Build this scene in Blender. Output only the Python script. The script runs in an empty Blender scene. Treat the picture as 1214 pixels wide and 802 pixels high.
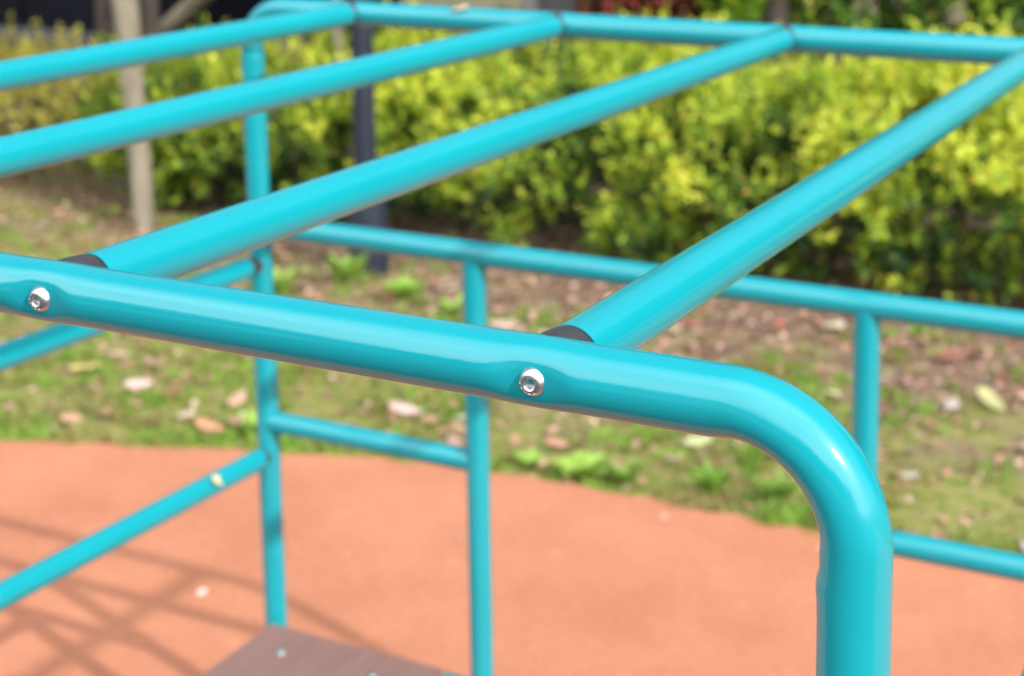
import bpy, bmesh, math, random
import numpy as np
from mathutils import Vector, Matrix, noise as mnoise

S = bpy.context.scene
COL = S.collection
rnd = random.Random(11)
R = math.radians

# ------------------------------------------------------------------ dimensions (metres)
PR = 0.0212            # radius of the frame pipe
RR = 0.0203            # radius of the rungs
TOP = 1.6              # height of the top rails
XL, XR = -1.896, -0.249
W = 1.4726             # distance front rail to back rail
BEND = 0.076
RUNGS = (-1.6634, -1.2472, -0.8405, -0.4450)
SUN_AZ, SUN_EL = R(-17), R(34)

# ------------------------------------------------------------------ materials
def mat(name):
    m = bpy.data.materials.new(name)
    m.use_nodes = True
    nt = m.node_tree
    return m, nt, nt.nodes['Principled BSDF']

def N(nt, kind, **kw):
    n = nt.nodes.new(kind)
    for k, v in kw.items():
        if k in n.inputs:
            n.inputs[k].default_value = v
        else:
            setattr(n, k, v)
    return n

def ramp(nt, fac, stops, interp='LINEAR'):
    r = nt.nodes.new('ShaderNodeValToRGB')
    r.color_ramp.interpolation = interp
    els = r.color_ramp.elements
    while len(els) < len(stops):
        els.new(0.5)
    for e, (p, c) in zip(els, stops):
        e.position = p
        e.color = (*c, 1) if len(c) == 3 else c
    nt.links.new(fac, r.inputs['Fac'])
    return r.outputs['Color']

def mixc(nt, fac, a, b, mode='MIX'):
    m = nt.nodes.new('ShaderNodeMix')
    m.data_type = 'RGBA'
    m.blend_type = mode
    def put(sock, v):
        if hasattr(v, 'links') or isinstance(v, bpy.types.NodeSocket):
            nt.links.new(v, sock)
        else:
            sock.default_value = v if not isinstance(v, tuple) or len(v) == 4 else (*v, 1)
    put(m.inputs[0], fac); put(m.inputs[6], a); put(m.inputs[7], b)
    return m.outputs[2]

def coords(nt, kind='Object'):
    return N(nt, 'ShaderNodeTexCoord').outputs[kind]

def noise(nt, vec, scale, detail=3, rough=.5):
    n = N(nt, 'ShaderNodeTexNoise', Scale=scale, Detail=detail, Roughness=rough)
    nt.links.new(vec, n.inputs['Vector'])
    return n.outputs['Fac']

def bump(nt, bsdf, height, strength, dist):
    b = N(nt, 'ShaderNodeBump', Strength=strength, Distance=dist)
    nt.links.new(height, b.inputs['Height'])
    nt.links.new(b.outputs['Normal'], bsdf.inputs['Normal'])

def paint_mat():
    m, nt, b = mat('turquoise_powder_coat')
    v = coords(nt)
    f = noise(nt, v, 3.0, 4)
    c = ramp(nt, f, [(.3, (.0030, .208, .252)), (.7, (.0040, .230, .274))])
    # a few small chalky scuffs and specks of dust
    sc = noise(nt, v, 30, 7, .72)
    spot = ramp(nt, sc, [(.70, (0, 0, 0)), (.80, (1, 1, 1))])
    mm = nt.nodes.new('ShaderNodeMath'); mm.operation = 'MULTIPLY'; mm.inputs[1].default_value = .5
    nt.links.new(spot, mm.inputs[0])
    c = mixc(nt, mm.outputs[0], c, (.30, .62, .66, 1))
    nt.links.new(c, b.inputs['Base Color'])
    rg = ramp(nt, noise(nt, v, 20, 4), [(.35, (.10, .10, .10)), (.75, (.19, .19, .19))])
    nt.links.new(rg, b.inputs['Roughness'])
    b.inputs['Specular IOR Level'].default_value = .46
    b.inputs['Coat Weight'].default_value = .15
    b.inputs['Coat Roughness'].default_value = .30
    bump(nt, b, noise(nt, v, 260, 2), .06, .0006)
    return m

def simple_mat(name, col, rough=.6, spec=.5, metal=0, var=None, scale=20, bumpd=None):
    m, nt, b = mat(name)
    b.inputs['Roughness'].default_value = rough
    b.inputs['Specular IOR Level'].default_value = spec
    b.inputs['Metallic'].default_value = metal
    v = coords(nt)
    if var:
        c = ramp(nt, noise(nt, v, scale, 5, .6), [(.3, col), (.7, var)])
        nt.links.new(c, b.inputs['Base Color'])
    else:
        b.inputs['Base Color'].default_value = (*col, 1)
    if bumpd:
        bump(nt, b, noise(nt, v, scale * 2, 4), .5, bumpd)
    return m

PAINT = paint_mat()
RUBBER = simple_mat('black_rubber', (.022, .021, .026), .5, .4, 0, (.035, .033, .04), 90, .0004)
STEEL = simple_mat('stainless_steel', (.60, .61, .65), .3, .5, 1, (.52, .53, .57), 300)
STAMP = simple_mat('stamped_steel', (.78, .78, .80), .5, .5, 1)

def rubber_ground_mat():
    m, nt, b = mat('orange_rubber_paving')
    v = coords(nt)
    vo = N(nt, 'ShaderNodeTexVoronoi', Scale=420.0)
    nt.links.new(v, vo.inputs['Vector'])
    grain = ramp(nt, vo.outputs['Color'], [(.1, (.265, .100, .053)), (.55, (.372, .149, .081)), (.95, (.475, .208, .124))])
    blot = ramp(nt, noise(nt, v, 2.3, 5, .6), [(.3, (.86, .82, .80)), (.7, (1.06, 1.07, 1.08))])
    c = mixc(nt, 1.0, grain, blot, 'MULTIPLY')
    worn = ramp(nt, noise(nt, v, 9, 6, .65), [(.60, (0, 0, 0)), (.80, (.5, .5, .5))])
    c = mixc(nt, worn, c, (.52, .27, .18, 1))
    nt.links.new(c, b.inputs['Base Color'])
    b.inputs['Roughness'].default_value = .85
    b.inputs['Specular IOR Level'].default_value = .3
    bump(nt, b, vo.outputs['Distance'], .6, .0015)
    return m

def soil_mat():
    m, nt, b = mat('grassy_soil')
    v = coords(nt)
    sep = N(nt, 'ShaderNodeSeparateXYZ'); nt.links.new(v, sep.inputs[0])
    soil = ramp(nt, noise(nt, v, 30, 8, .7), [(.25, (.09, .062, .044)), (.5, (.20, .14, .098)), (.75, (.36, .26, .20))])
    moss = ramp(nt, noise(nt, v, 22, 6, .65), [(.3, (.085, .12, .025)), (.48, (.19, .21, .05)), (.60, (.27, .24, .095)), (.8, (.34, .26, .16))])
    # moss and turf thin out towards the hedge bed
    sh = N(nt, 'ShaderNodeMath', operation='MULTIPLY_ADD'); sh.inputs[1].default_value = .30; sh.inputs[2].default_value = .85
    nt.links.new(sep.outputs[0], sh.inputs[0])
    mn = N(nt, 'ShaderNodeMath', operation='MINIMUM'); mn.inputs[1].default_value = 0.0; nt.links.new(sh.outputs[0], mn.inputs[0])
    ys = N(nt, 'ShaderNodeMath', operation='ADD'); nt.links.new(sep.outputs[1], ys.inputs[0]); nt.links.new(mn.outputs[0], ys.inputs[1])
    mr = N(nt, 'ShaderNodeMapRange'); nt.links.new(ys.outputs[0], mr.inputs[0])
    mr.inputs[1].default_value = 3.2; mr.inputs[2].default_value = 5.2
    mr.inputs[3].default_value = .82; mr.inputs[4].default_value = -.05
    n2 = noise(nt, v, 3.2, 5, .6)
    a = nt.nodes.new('ShaderNodeMath'); a.operation = 'ADD'
    nt.links.new(mr.outputs[0], a.inputs[0])
    k = nt.nodes.new('ShaderNodeMath'); k.operation = 'MULTIPLY_ADD'; k.inputs[1].default_value = 1.6; k.inputs[2].default_value = -.8
    nt.links.new(n2, k.inputs[0]); nt.links.new(k.outputs[0], a.inputs[1])
    f = ramp(nt, a.outputs[0], [(.25, (0, 0, 0)), (.7, (1, 1, 1))])
    nt.links.new(mixc(nt, f, soil, moss), b.inputs['Base Color'])
    b.inputs['Roughness'].default_value = .95
    b.inputs['Specular IOR Level'].default_value = .15
    bump(nt, b, noise(nt, v, 45, 6, .7), 1, .02)
    return m

def leaf_mat(name, transl=.45, rough=.45):
    """leaves: the colour of each leaf is its own (vertex attribute), thin and translucent"""
    m, nt, b = mat(name)
    at = N(nt, 'ShaderNodeAttribute', attribute_name='leaf')
    nt.links.new(at.outputs['Color'], b.inputs['Base Color'])
    b.inputs['Roughness'].default_value = rough
    b.inputs['Specular IOR Level'].default_value = .4
    t = N(nt, 'ShaderNodeBsdfTranslucent')
    nt.links.new(mixc(nt, 1.0, at.outputs['Color'], (1.0, 1.0, .55, 1), 'MULTIPLY'), t.inputs['Color'])
    mx = N(nt, 'ShaderNodeMixShader'); mx.inputs[0].default_value = transl
    nt.links.new(b.outputs[0], mx.inputs[1]); nt.links.new(t.outputs[0], mx.inputs[2])
    nt.links.new(mx.outputs[0], nt.nodes['Material Output'].inputs['Surface'])
    return m

def board_mat():
    m, nt, b = mat('brown_composite_board')
    v = coords(nt)
    mp = N(nt, 'ShaderNodeMapping'); mp.inputs['Scale'].default_value = (1, .06, 1)
    nt.links.new(v, mp.inputs[0])
    c = ramp(nt, noise(nt, mp.outputs[0], 90, 5, .6), [(.3, (.150, .084, .073)), (.7, (.18, .104, .091))])
    nt.links.new(c, b.inputs['Base Color'])
    b.inputs['Roughness'].default_value = .7
    return m

def bark_mat(name, a, c_, scale=25):
    m, nt, b = mat(name)
    v = coords(nt)
    mp = N(nt, 'ShaderNodeMapping'); mp.inputs['Scale'].default_value = (1, 1, .18)
    nt.links.new(v, mp.inputs[0])
    n = noise(nt, mp.outputs[0], scale, 7, .65)
    nt.links.new(ramp(nt, n, [(.3, a), (.7, c_)]), b.inputs['Base Color'])
    b.inputs['Roughness'].default_value = .85
    bump(nt, b, n, .8, .01)
    return m

RUBBER_GROUND = rubber_ground_mat()
SOIL = soil_mat()
LEAF = leaf_mat('hedge_leaf', .5)
GRASS = leaf_mat('grass_blade', .35, .6)
DRYLEAF = leaf_mat('dry_leaf', .2, .6)
BOARD = board_mat()
STAKE_WOOD = bark_mat('weathered_pale_timber', (.095, .080, .056), (.20, .170, .125), 14)
BARK = bark_mat('brown_bark', (.018, .013, .010), (.055, .038, .03), 22)
TWIG = bark_mat('twig_bark', (.05, .035, .025), (.13, .09, .065), 60)
LAMP_GREY = simple_mat('dark_grey_post_paint', (.010, .013, .024), .6, .2, 0, (.016, .020, .034), 12)
BLACK_POST = simple_mat('black_post_paint', (.018, .017, .02), .5, .4, 0, (.03, .028, .03), 10)
OLIVE = simple_mat('olive_panel', (.10, .10, .065), .6, .3, 0, (.13, .125, .085), 6)
GREY_TRIM = simple_mat('grey_trim', (.17, .16, .16), .6, .4, 0, (.22, .21, .21), 9)
NAVY = simple_mat('navy_wall_panel', (.0025, .003, .006), .6, .06, 0, (.004, .005, .009), 3)
LEDGE = simple_mat('grey_ledge_concrete', (.05, .046, .056), .8, .2, 0, (.075, .07, .08), 8)

# ------------------------------------------------------------------ object helpers
def obj(name, me, m, parent=None):
    o = bpy.data.objects.new(name, me)
    COL.objects.link(o)
    for x in (m if isinstance(m, (list, tuple)) else [m]):
        me.materials.append(x)
    if parent:
        o.parent = parent
    return o

def from_bm(name, bm, m, parent=None, smooth=True):
    me = bpy.data.meshes.new(name)
    bm.normal_update()
    bm.to_mesh(me); bm.free()
    if smooth:
        for p in me.polygons:
            p.use_smooth = True
    return obj(name, me, m, parent)

def tag(o, label=None, cat=None, group=None, kind=None):
    if label: o['label'] = label
    if cat: o['category'] = cat
    if group: o['group'] = group
    if kind: o['kind'] = kind
    return o

def thing(name, loc, label, cat, group=None):
    o = bpy.data.objects.new(name, None)
    COL.objects.link(o)
    o.location = loc
    o.empty_display_size = .1
    return tag(o, label, cat, group)

def ring_tube(bm, pts, frames, rads, seg, cap=True, warp=None):
    """sweep a circle along pts; frames are (n, b) pairs; rads (rn, rb) or float; warp edits a vertex position"""
    rings = []
    for P, (n, b), r in zip(pts, frames, rads):
        rn, rb, ri = r if isinstance(r, tuple) else (r, r, r)
        ring = []
        for k in range(seg):
            a = 2 * math.pi * k / seg
            ca = math.cos(a)
            v = P + n * ((rn if ca > 0 else ri) * ca) + b * (rb * math.sin(a))
            if warp: v = warp(v)
            ring.append(bm.verts.new(v))
        rings.append(ring)
    for A, B in zip(rings, rings[1:]):
        for k in range(seg):
            j = (k + 1) % seg
            bm.faces.new((A[k], A[j], B[j], B[k]))
    if cap:                                  # caps on their own vertices so the tube keeps its round shading
        for rg_ in (rings[0][::-1], rings[-1]):
            bm.faces.new([bm.verts.new(v.co) for v in rg_])
    return rings

def frame_for(d):
    up = Vector((0, 0, 1)) if abs(d.z) < .95 else Vector((0, 1, 0))
    n = d.cross(up).normalized()
    return n, d.cross(n).normalized()

def straight(bm, a, b, r, seg=40, steps=1, r2=None):
    a, b = Vector(a), Vector(b)
    d = (b - a).normalized()
    fr = frame_for(d)
    r2 = r if r2 is None else r2
    pts = [a.lerp(b, i / steps) for i in range(steps + 1)]
    return ring_tube(bm, pts, [fr] * (steps + 1), [r + (r2 - r) * i / steps for i in range(steps + 1)], seg)

def box(bm, x0, x1, y0, y1, z0, z1):
    v = [bm.verts.new((x, y, z)) for x in (x0, x1) for y in (y0, y1) for z in (z0, z1)]
    for f in ((0, 1, 3, 2), (4, 6, 7, 5), (0, 4, 5, 1), (2, 3, 7, 6), (0, 2, 6, 4), (1, 5, 7, 3)):
        bm.faces.new([v[i] for i in f])

# ------------------------------------------------------------------ CLIMBING FRAME
frame = thing('climbing_frame', ((XL + XR) / 2, W / 2, 0), 'turquoise tubular climbing frame with overhead rungs standing on orange rubber ground', 'climbing frame')
FO = frame.location.copy()
def L(*p):                       # world point -> frame space
    return Vector(p) - FO

def bent_pipe(y, bolts_side):
    """one pipe: post, bend, top rail, bend, post; pressed flat where the rung bolts go through"""
    pts, frs, rads = [], [], []
    Y = Vector((0, 1, 0))
    def add(p, n, r=(PR, PR, PR)):
        pts.append(L(*p)); frs.append((n, Y)); rads.append(r)
    # left post upwards
    for i in range(16):
        z = (TOP - BEND - .05) * i / 16
        add((XL, y, z), Vector((-1, 0, 0)))
    nb = 26
    def bend(cx, a0, a1):
        for i in range(nb + 1):
            t = i / nb
            a = a0 + (a1 - a0) * t
            n = Vector((math.cos(a), 0, math.sin(a)))
            s = math.sin(math.pi * min(1, max(0, t)))
            q = min(1, min(t, 1 - t) / .12)
            # a bent pipe goes flat on the inside of the bend and a little oval
            add((cx + BEND * n.x, y, TOP - BEND + BEND * n.z), n, (PR * (1 - .015 * q), PR * (1 + .02 * q), PR * (1 - .04 - .07 * q)))
    ends = ((.0, .955), (.006, .945), (.010, .955), (.0135, 1.0), (.017, 1.035), (.022, 1.045), (.028, 1.02), (.04, 1.0))
    for dz, q in ends[::-1]:
        add((XL, y, TOP - BEND - dz), Vector((-1, 0, 0)), (PR, PR, PR * q))
    bend(XL + BEND, math.pi, math.pi / 2)
    # top rail, finely divided round the bolts
    xs = set(np.linspace(XL + BEND + .01, XR - BEND - .01, 60).tolist())
    for rx in RUNGS:
        xs |= set(np.linspace(rx - .05, rx + .05, 67).tolist())
    for x in sorted(xs):
        add((x, y, TOP), Vector((0, 0, 1)))
    bend(XR - BEND, math.pi / 2, 0)
    for dz, q in ends[1:]:
        add((XR, y, TOP - BEND - dz), Vector((1, 0, 0)), (PR, PR, PR * q))
    for i in range(1, 17):
        add((XR, y, (TOP - BEND - .04) * (1 - i / 16)), Vector((1, 0, 0)))
    sgn = bolts_side
    cent = [L(rx, y, TOP) for rx in RUNGS]
    def warp(v):
        for ci, c in enumerate(cent):
            dep = (.0026, .0030, .0030, .0018)[ci]
            dx, dz = v.x - c.x, v.z - c.z
            if abs(dx) > .05: continue
            w = math.exp(-(dx / .024) ** 2)
            v = v.copy()
            v.z = c.z + dz * (1 + .035 * w)
            yy = (v.y - c.y) * sgn               # outward on the bolt side
            if yy > 0:
                rho2 = dx * dx + dz * dz * 1.5
                lim = (PR - dep) + 4.4 * rho2
                k = .0028
                yn = -k * math.log(math.exp(-yy / k) + math.exp(-lim / k))
                t = min(1, max(0, (abs(dx) - .008) / .030)); t = t * t * (3 - 2 * t)
                v.y = c.y + (yn + (yy - yn) * t) * sgn
            else:
                v.y = c.y + (v.y - c.y) * (1 - .05 * w)
        return v
    bm = bmesh.new()
    ring_tube(bm, pts, frs, rads, 72, True, warp)
    return from_bm('bent_pipe', bm, PAINT, frame)

front_pipe = bent_pipe(0.0, -1)
back_pipe = bent_pipe(W, 1)

def bolt_mesh():
    """stainless button head with hex socket, axis along -Y"""
    bm = bmesh.new()
    prof = [(.0091, 0.0), (.0093, .0010), (.0091, .0018), (.0085, .0032), (.0075, .0047), (.0063, .0058), (.0052, .0063), (.0045, .0064), (.0041, .0062)]
    seg = 48
    rings = []
    for r, h in prof:
        rings.append([bm.verts.new((r * math.cos(2 * math.pi * k / seg), -h, r * math.sin(2 * math.pi * k / seg))) for k in range(seg)])
    def hexring(flat, h):
        out = []
        for k in range(seg):
            a = 2 * math.pi * k / seg + .35
            b_ = (a % (math.pi / 3)) - math.pi / 6
            r = flat / math.cos(b_)
            out.append(bm.verts.new((r * math.cos(a - .35), -h, r * math.sin(a - .35))))
        return out
    rings.append(hexring(.0033, .0057))
    rings.append(hexring(.0032, .0030))
    rings.append([bm.verts.new((.0006 * math.cos(2 * math.pi * k / seg), -.0022, .0006 * math.sin(2 * math.pi * k / seg))) for k in range(seg)])
    for A, B in zip(rings, rings[1:]):
        for k in range(seg):
            j = (k + 1) % seg
            bm.faces.new((A[k], B[k], B[j], A[j]))
    bm.faces.new(rings[-1])
    for f in bm.faces: f.smooth = True
    bm.normal_update()
    for e in bm.edges:
        if len(e.link_faces) == 2 and e.calc_face_angle(0) > .6: e.smooth = False
    me = bpy.data.meshes.new('bolt')
    # stamped grade mark round the lower edge of the head
    for ch, ang in (('A', 186), ('2', 214), ('-', 241), ('7', 268), ('0', 297)):
        cu = bpy.data.curves.new('stamp', 'FONT'); cu.body = ch; cu.size = .0023; cu.extrude = .0001
        cu.align_x = 'CENTER'; cu.align_y = 'CENTER'
        to = bpy.data.objects.new('stamp', cu)
        COL.objects.link(to)
        dg = bpy.context.evaluated_depsgraph_get()
        tm = bpy.data.meshes.new_from_object(to.evaluated_get(dg))
        bpy.data.objects.remove(to); bpy.data.curves.remove(cu)
        a = R(ang)
        rad = Vector((math.cos(a), 0, math.sin(a)))
        pos = rad * .0069 + Vector((0, -.00534, 0))
        nrm = (Vector((0, -1, 0)) * .71 + rad * .70).normalized()
        upv = (-rad - nrm * (-rad).dot(nrm)).normalized()
        right = upv.cross(nrm)
        M = Matrix((right, upv, nrm)).transposed().to_4x4(); M.translation = pos
        tm.transform(M)
        n0 = len(bm.faces)
        bm.from_mesh(tm)
        bm.faces.ensure_lookup_table()
        for f in bm.faces[n0:]: f.material_index = 1
        bpy.data.meshes.remove(tm)
    bm.to_mesh(me); bm.free()
    me.materials.append(STEEL); me.materials.append(STAMP)
    return me

BOLT = bolt_mesh()
for pipe, y, s in ((front_pipe, 0.0, 1), (back_pipe, W, -1)):
    for i, rx in enumerate(RUNGS):
        o = bpy.data.objects.new('bolt', BOLT)
        COL.objects.link(o); o.parent = pipe
        o.location = L(rx, y - s * (PR - .0056), TOP - .0004)
        o.rotation_euler = (0, R(rnd.uniform(-10, 10)) if i < 3 else 0, math.pi if s < 0 else 0)

def saddle_mesh():
    """black spacer between rung end and rail, flaring slightly towards the rail (local +Y away from rail)"""
    bm = bmesh.new()
    pts = [Vector((0, y, 0)) for y in (.004, .012, .018, .0255, .0307, .0307)]
    rad = [RR + .0016, RR + .0016, RR + .0011, RR + .0003, RR - .0006, RR - .004]
    ring_tube(bm, pts, [(Vector((1, 0, 0)), Vector((0, 0, 1)))] * 6, rad, 48)
    bmesh.ops.recalc_face_normals(bm, faces=bm.faces[:])
    me = bpy.data.meshes.new('saddle'); bm.to_mesh(me); bm.free()
    for p in me.polygons: p.use_smooth = len(p.vertices) == 4
    me.materials.append(RUBBER)
    return me
SADDLE = saddle_mesh()

def side_saddles(parent, p, rotz=0.0):
    o = bpy.data.objects.new('saddle', SADDLE); COL.objects.link(o)
    o.parent = parent; o.location = p; o.rotation_euler = (0, 0, rotz)

rung0 = None
for rx in RUNGS:
    if rung0 is None:
        bm = bmesh.new()
        straight(bm, (0, .0305, 0), (0, W - .0255, 0), RR, 64, 24)
        bmesh.ops.recalc_face_normals(bm, faces=bm.faces[:])
        rung0 = from_bm('rung', bm, PAINT, frame)
        for p in rung0.data.polygons: p.use_smooth = len(p.vertices) == 4
        r = rung0
    else:
        r = rung0.copy(); COL.objects.link(r); r.parent = frame
    r.location = L(rx, 0, TOP)
    side_saddles(r, (0, 0, 0))
    s2 = bpy.data.objects.new('saddle', SADDLE); COL.objects.link(s2)
    s2.parent = r; s2.location = (0, W + .0050, 0); s2.rotation_euler = (0, 0, math.pi)

def pipe_part(name, a, b, r=PR, parent=frame):
    bm = bmesh.new()
    straight(bm, L(*a), L(*b), r, 48, 8)
    bmesh.ops.recalc_face_normals(bm, faces=bm.faces[:])
    o = from_bm(name, bm, PAINT, parent)
    for p in o.data.polygons: p.use_smooth = len(p.vertices) == 4
    return o

XC, XRP = -1.424, -0.702
H1, H2 = TOP - .414, TOP - .800
pipe_part('guard_rail', (XL + .01, W, H1), (XR - .01, W, H1))
pipe_part('guard_rail', (XL + .01, W, H2), (XC - .005, W, H2), PR * .94)
pipe_part('guard_rail', (XRP + .005, W, H2), (XR - .01, W, H2), PR * .94)
pipe_part('upright', (XC, W, 0), (XC, W, H1 - .006), PR * .99)
pipe_part('upright', (XRP, W, 0), (XRP, W, H1 - .006), PR * .99)
pipe_part('side_rail', (XL, .0, TOP - .466), (XL, W - .045, TOP - .487), PR * .97)
pipe_part('side_rail', (XL, .0, TOP - .838), (XL, W - .030, TOP - .868), PR * .97)
pipe_part('side_rail', (XR, .0, TOP - .462), (XR, W - .012, TOP - .474), PR * .97)
pipe_part('side_rail', (XR, .0, TOP - .845), (XR, W - .012, TOP - .860), PR * .97)
pipe_part('deck_rail', (XL + .01, W, .351), (XC - .005, W, .351), PR * .95)
# dark rubber plug where the side rails meet the back post
bm = bmesh.new(); straight(bm, L(XL, W - .048, TOP - .487), L(XL, W - .010, TOP - .487), PR * .78, 32)
from_bm('rubber_plug', bm, RUBBER, frame)
bm = bmesh.new(); straight(bm, L(XL, W - .034, TOP - .868), L(XL, W - .010, TOP - .868), PR * .78, 32)
from_bm('rubber_plug', bm, RUBBER, frame)

# ribbed brown deck board in the corner
DX0, DX1, DY0, DY1, DZ = -1.878, -1.488, .86, 1.4426, .4010
bm = bmesh.new()
pitch = .0165
nx = int((DX1 - DX0) / pitch)
prof = []
for i in range(nx):
    x = DX0 + (DX1 - DX0) * i / nx
    w_ = (DX1 - DX0) / nx
    prof += [(x, DZ), (x + w_ * .56, DZ), (x + w_ * .62, DZ - .005), (x + w_ * .94, DZ - .005)]
prof += [(DX1, DZ), (DX1, DZ - .03), (DX0, DZ - .03)]
A = [bm.verts.new(L(x, DY0, z)) for x, z in prof]
B = [bm.verts.new(L(x, DY1, z)) for x, z in prof]
for i in range(len(prof)):
    j = (i + 1) % len(prof)
    bm.faces.new((A[i], A[j], B[j], B[i]))
bm.faces.new(A[::-1]); bm.faces.new(B)
bmesh.ops.recalc_face_normals(bm, faces=bm.faces[:])
deck = from_bm('deck_board', bm, BOARD, frame, smooth=False)
for x, y in ((-1.796, 1.363), (-1.594, 1.368), (-1.69, 1.0)):
    bm = bmesh.new()
    straight(bm, L(x, y, DZ - .002), L(x, y, DZ + .003), .0095, 24, 1, .0075)
    from_bm('screw', bm, STEEL, deck)

# ------------------------------------------------------------------ GROUND
def catmull(pts, n=10):
    out = []
    P = [pts[0]] + pts + [pts[-1]]
    for i in range(1, len(P) - 2):
        p0, p1, p2, p3 = (np.array(P[i + k]) for k in (-1, 0, 1, 2))
        for k in range(n):
            t = k / n
            out.append(tuple(.5 * ((2 * p1) + (-p0 + p2) * t + (2 * p0 - 5 * p1 + 4 * p2 - p3) * t * t + (-p0 + 3 * p1 - 3 * p2 + p3) * t ** 3)))
    out.append(pts[-1])
    return out
edge = [(-16, -4.0), (-10, -.6), (-6.5, 1.45), (-4.9, 2.18), (-3.914, 2.585), (-3.521, 2.73), (-3.158, 2.855), (-2.737, 2.975), (-2.358, 3.035),
        (-2.02, 3.05), (-1.63, 3.06), (-1.33, 3.065), (-1.0, 3.065), (0.5, 3.05), (4, 3.05), (14, 3.05)]
edge = catmull(edge, 14)
edge = [(x + .012 * mnoise.noise((x * 9, y * 9, 3)), y + .02 * mnoise.noise((x * 7, y * 7, 0)) + .010 * mnoise.noise((x * 31, y * 31, 5))) for x, y in edge]
def edge_y(x):
    xs = [e[0] for e in edge]; ys = [e[1] for e in edge]
    return float(np.interp(x, xs, ys))

bm = bmesh.new()
top_v = [bm.verts.new((x, y, 0)) for x, y in edge]
low_v = [bm.verts.new((x, y, -.05)) for x, y in edge]
fe = catmull([(14, -.42), (4, -.40), (0, -.36), (-2, -.40), (-4, -.75), (-7, -1.9), (-10, -3.6), (-15.2, -6.6)], 8)
cor = [bm.verts.new((x, y, 0)) for x, y in fe]
bm.faces.new(top_v + cor)
for i in range(len(edge) - 1):
    bm.faces.new((top_v[i + 1], top_v[i], low_v[i], low_v[i + 1]))
bmesh.ops.recalc_face_normals(bm, faces=bm.faces[:])
ground_pad = from_bm('rubber_ground', bm, RUBBER_GROUND, None, smooth=False)
tag(ground_pad, 'orange rubber safety paving under the climbing frame', None, None, 'structure')

# unseen asphalt, added to cut bounce and reflections low on the pipes
bm = bmesh.new()
near = [bm.verts.new((x, y, -.004)) for x, y in fe]
far = [bm.verts.new((x, -8.5, -.004)) for x in (-15.2, -5, 5, 14)]
bm.faces.new(near + far)
bmesh.ops.recalc_face_normals(bm, faces=bm.faces[:])
added_asphalt = from_bm('added_asphalt', bm, simple_mat('dark_asphalt', (.03, .03, .032), .85, .3, 0, (.06, .06, .062), 40, .004), None, smooth=False)
tag(added_asphalt, 'dark asphalt path in front of the climbing frame', None, None, 'structure')

# soil sheet to the horizon, finer near the frame
bm = bmesh.new()
def axis(a, b, c, d, n):
    return sorted(set([a, (a + b) / 2] + np.linspace(b, c, n).tolist() + [(c + d) / 2, d]))
gx = axis(-250, -12, 5, 250, 120); gy = axis(-250, 1, 12, 250, 90)
grid = {}
for i, x in enumerate(gx):
    for j, y in enumerate(gy):
        near = -12 <= x <= 5 and 1 <= y <= 12
        z = -.022
        if near:
            z += .014 * mnoise.noise((x * 2.2, y * 2.2, 0)) + .008 * mnoise.noise((x * 7, y * 7, 0))
            z = min(z, -.006) if y > edge_y(x) else -.04
        grid[i, j] = bm.verts.new((x, y, z))
for i in range(len(gx) - 1):
    for j in range(len(gy) - 1):
        bm.faces.new((grid[i, j], grid[i + 1, j], grid[i + 1, j + 1], grid[i, j + 1]))
soil = from_bm('ground', bm, SOIL)
tag(soil, 'patchy turf and bare soil beyond the rubber paving', None, None, 'structure')

# ------------------------------------------------------------------ leaf builder (numpy)
def leaf_mesh(name, centers, dirs, ups, lengths, widths, colors, fold=.25, curl=.0):
    """each leaf: 6 points, two quads folded along the midrib"""
    n = len(centers)
    d = dirs / np.linalg.norm(dirs, axis=1, keepdims=True)
    s = np.cross(d, ups); s /= (np.linalg.norm(s, axis=1, keepdims=True) + 1e-9)
    u = np.cross(s, d)
    l = lengths[:, None]; w = widths[:, None]
    base = centers
    mid1 = centers + d * l * .5 + u * (curl * l)
    tip = centers + d * l + u * (-curl * l)
    L1 = centers + d * l * .38 - s * w * .5 + u * w * fold
    L2 = centers + d * l * .72 - s * w * .36 + u * w * fold * .8
    R1 = centers + d * l * .38 + s * w * .5 + u * w * fold
    R2 = centers + d * l * .72 + s * w * .36 + u * w * fold * .8
    V = np.stack([base, L1, L2, tip, R2, R1], 1).reshape(-1, 3)
    idx = np.arange(n)[:, None] * 6
    F = np.concatenate([idx + np.array([[0, 3, 2, 1]]), idx + np.array([[0, 5, 4, 3]])], 1).reshape(-1, 4)
    me = bpy.data.meshes.new(name)
    me.vertices.add(len(V)); me.vertices.foreach_set('co', V.ravel().astype(np.float32))
    me.loops.add(F.size); me.loops.foreach_set('vertex_index', F.ravel().astype(np.int32))
    me.polygons.add(len(F))
    me.polygons.foreach_set('loop_start', np.arange(0, F.size, 4, dtype=np.int32))
    me.polygons.foreach_set('loop_total', np.full(len(F), 4, dtype=np.int32))
    me.update(calc_edges=True)
    at = me.attributes.new('leaf', 'FLOAT_COLOR', 'POINT')
    c = np.concatenate([np.clip(colors, 0, 1), np.ones((n, 1))], 1)
    at.data.foreach_set('color', np.repeat(c, 6, 0).ravel().astype(np.float32))
    me.validate()
    return me

rg = np.random.default_rng(5)
def rand_dirs(n):
    v = rg.normal(size=(n, 3)); return v / np.linalg.norm(v, axis=1, keepdims=True)

def fbm(P, s, seed):
    return np.array([mnoise.noise((p[0] * s + seed, p[1] * s, p[2] * s)) for p in P])

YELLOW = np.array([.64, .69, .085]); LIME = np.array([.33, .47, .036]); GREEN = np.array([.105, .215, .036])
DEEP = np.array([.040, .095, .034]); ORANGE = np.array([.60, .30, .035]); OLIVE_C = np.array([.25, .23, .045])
GREEN2 = np.array([.13, .26, .02]); RED = np.array([.22, .030, .028])

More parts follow.
